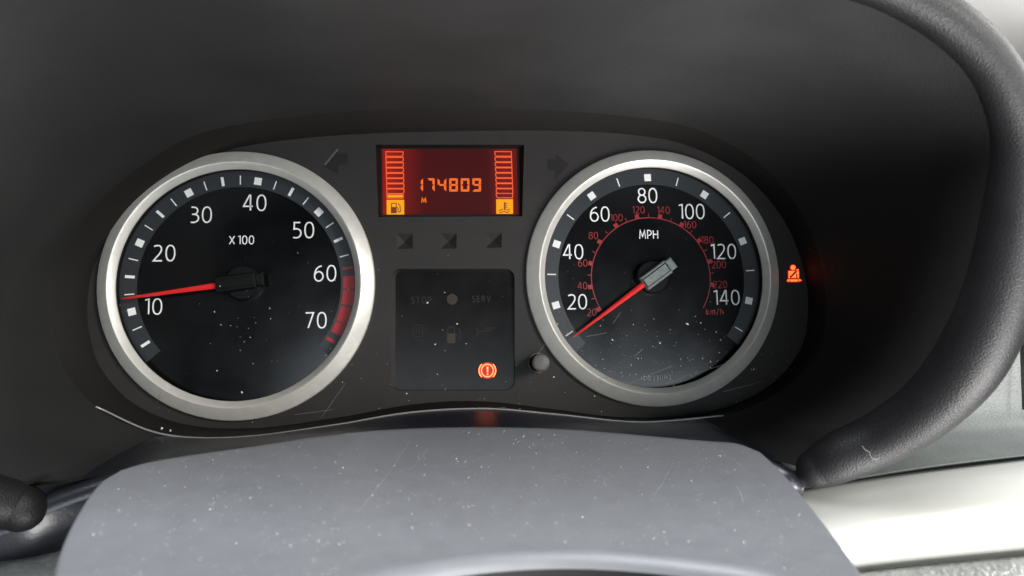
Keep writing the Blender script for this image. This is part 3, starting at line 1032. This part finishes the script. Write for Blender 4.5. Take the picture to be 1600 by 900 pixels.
lft = thing('lower_dash', W((-150, -90, 50)), 'leather grained dashboard corner at the lower left beside the cowl', 'dashboard panel')
sheet('grained_panel', [[(-140, 800, 40), (0, 818, 40), (190, 832, 40)],
                        [(-140, 826, 46), (0, 838, 46), (190, 850, 46)],
                        [(-140, 850, 58), (0, 860, 58), (190, 870, 58)],
                        [(-140, 920, 76), (0, 930, 76), (190, 940, 76)],
                        [(-140, 1010, 84), (0, 1020, 84), (190, 1030, 84)]], M['leather'], lft)

# ------------------------------------------------------------------ dust, scratches, lint
rnd = random.Random(11)


def specks(name, pts, material):
    """pts: (world point, normal, radius in mm)"""
    V, F = [], []
    for p, n, r in pts:
        n = Vector(n).normalized()
        x = n.orthogonal().normalized()
        y = n.cross(x)
        a0 = rnd.random() * 6
        o = len(V)
        k = rnd.randint(4, 6)
        st = rnd.uniform(.6, 1.5)
        for i in range(k):
            a = a0 + 2 * math.pi * i / k
            q = r * rnd.uniform(.6, 1.2) * MM
            V.append(p + x * (math.cos(a) * q * st) + y * (math.sin(a) * q / st))
        V.append(p + n * (r * .5 * MM))
        for i in range(k):
            F.append((o + i, o + (i + 1) % k, o + k))
    return mk(name, V, F, material)


PTS = []
toward = (0, -1, 0.15)
lens_poly = [(x, y) for x, y in LENS]


def inside(x, y, poly):
    c = False
    for (x1, y1), (x2, y2) in zip(poly, poly[1:] + poly[:1]):
        if (y1 > y) != (y2 > y) and x < (x2 - x1) * (y - y1) / (y2 - y1) + x1:
            c = not c
    return c


def add_speck(x, y, h, r):
    PTS.append((at(x, y, h), toward, r))


n = 0
while n < 460:
    q = rnd.random()
    if q < .50:
        x, y = rnd.gauss(1045, 85), rnd.gauss(555, 40)
    elif q < .66:
        x, y = rnd.gauss(440, 90), rnd.gauss(520, 75)
    elif q < .82:
        x, y = rnd.uniform(500, 1280), rnd.gauss(610, 35)
    else:
        x, y = rnd.uniform(150, 1270), rnd.uniform(320, 660)
    if inside(x, y, lens_poly):
        add_speck(x, y, LH + .1, min(.30, .04 + rnd.expovariate(17)))
        n += 1
for x, y, r in ((254, 430 + 220, .0), (253, 669, .5), (266, 673, .42), (1074, 506, .55), (668, 473, .35), (714, 506, .36), (680, 538, .36), (695, 457, .25), (335, 487, .3), (391, 527, .25), (339, 579, .3),
                (378, 613, .4), (1182, 643, .0), (1274, 572, .35), (1178, 577, .4), (1050, 580, .3), (1110, 565, .4), (957, 531, .35), (1031, 536, .4), (997, 560, .3)):
    if r:
        add_speck(x, y, LH + .1, r)
dust = specks('dust', PTS, M['dust'])
tag(dust, 'white dust specks scattered over the clear gauge cover', 'dust', kind='stuff')

PTS = []
for k in range(1900):
    i, j = rnd.randrange(1, NT - 2), rnd.randrange(2, NS - 3)
    a, b = rnd.random(), rnd.random()
    p = S[i, j] * (1 - a) * (1 - b) + S[i + 1, j] * a * (1 - b) + S[i, j + 1] * (1 - a) * b + S[i + 1, j + 1] * a * b
    nrm = np.cross(S[i, j + 1] - S[i, j], S[i + 1, j] - S[i, j])
    if nrm[1] < 0:
        nrm = -nrm
    PTS.append((W(p + np.array([0, .03, 0])), W(nrm), min(.23, .032 + rnd.expovariate(25))))
cd_ = specks('dust', PTS, M['dust'])
tag(cd_, 'pale dust specks lying on the grey column cowl', 'dust', kind='stuff')


def hairline(name, lines, h, tpx, material):
    V, F = [], []
    for i, l in enumerate(lines):
        q = flat_px(l, h)
        v, f = ribbon(q, tpx * .24)
        o = len(V)
        V += [W((p[0], p[1], h + .01 * i)) for p in v]
        F += [tuple(o + a for a in g) for g in f]
    return mk(name, V, F, material)


SCR = [[(540, 598), (502, 653)], [(252, 610), (246, 630)], [(836, 560), (853, 535)], [(980, 600), (1050, 572)], [(1130, 612), (1192, 596)], [(1040, 600), (1090, 580)],
       [(916, 526), (948, 520)], [(970, 487), (958, 505)], [(700, 652), (790, 636)], [(930, 592), (950, 590)], [(1084, 585), (1140, 566)], [(460, 648), (520, 640)], [(990, 558), (1005, 545)]]
sc_ = hairline('scratches', SCR, LH + .15, .55, M['scratch'])
tag(sc_, 'fine pale scratches across the clear gauge cover', 'scratches', kind='stuff')

def on_cowl(x, y):
    return uvw(x, y, 62 + (y - 668) * .42) + np.array([0, .06, 0])


V, F = [], []
for x0, y0, x1, y1, wd2 in ((640, 690, 560, 800, .16), (668, 700, 640, 735, .14), (470, 752, 520, 746, .14), (1045, 735, 1020, 775, .15), (1150, 760, 1160, 785, .15), (570, 716, 585, 717, .22), (380, 712, 402, 708, .15), (860, 742, 905, 752, .12), (330, 756, 350, 740, .13)):
    o = len(V)
    for k in range(7):
        t = k / 6
        p = on_cowl(x0 + (x1 - x0) * t + 3 * math.sin(3 * t), y0 + (y1 - y0) * t)
        V += [W(p + np.array([-wd2 / 2, 0, 0])), W(p + np.array([wd2 / 2, 0, wd2 * .4]))]
    F += [(o + 2 * k, o + 2 * k + 1, o + 2 * k + 3, o + 2 * k + 2) for k in range(6)]
tag(mk('scratches', V, F, M['cowlscratch']), 'faint pale scuff lines on the grey column cowl', 'scratches', kind='stuff')

lint = tube('lint_fibre', [(*uvw(x, y, h), .08) for x, y, h in ((1347, 697, 81), (1352, 703, 81.5), (1358, 706, 82), (1360, 712, 82.5), (1366, 718, 83), (1373, 716, 83))], M['fibre'], None, 6, 6, origin=at(1358, 706, 82))
tag(lint, 'tiny curled white fibre stuck on the hood lip', 'fibre')
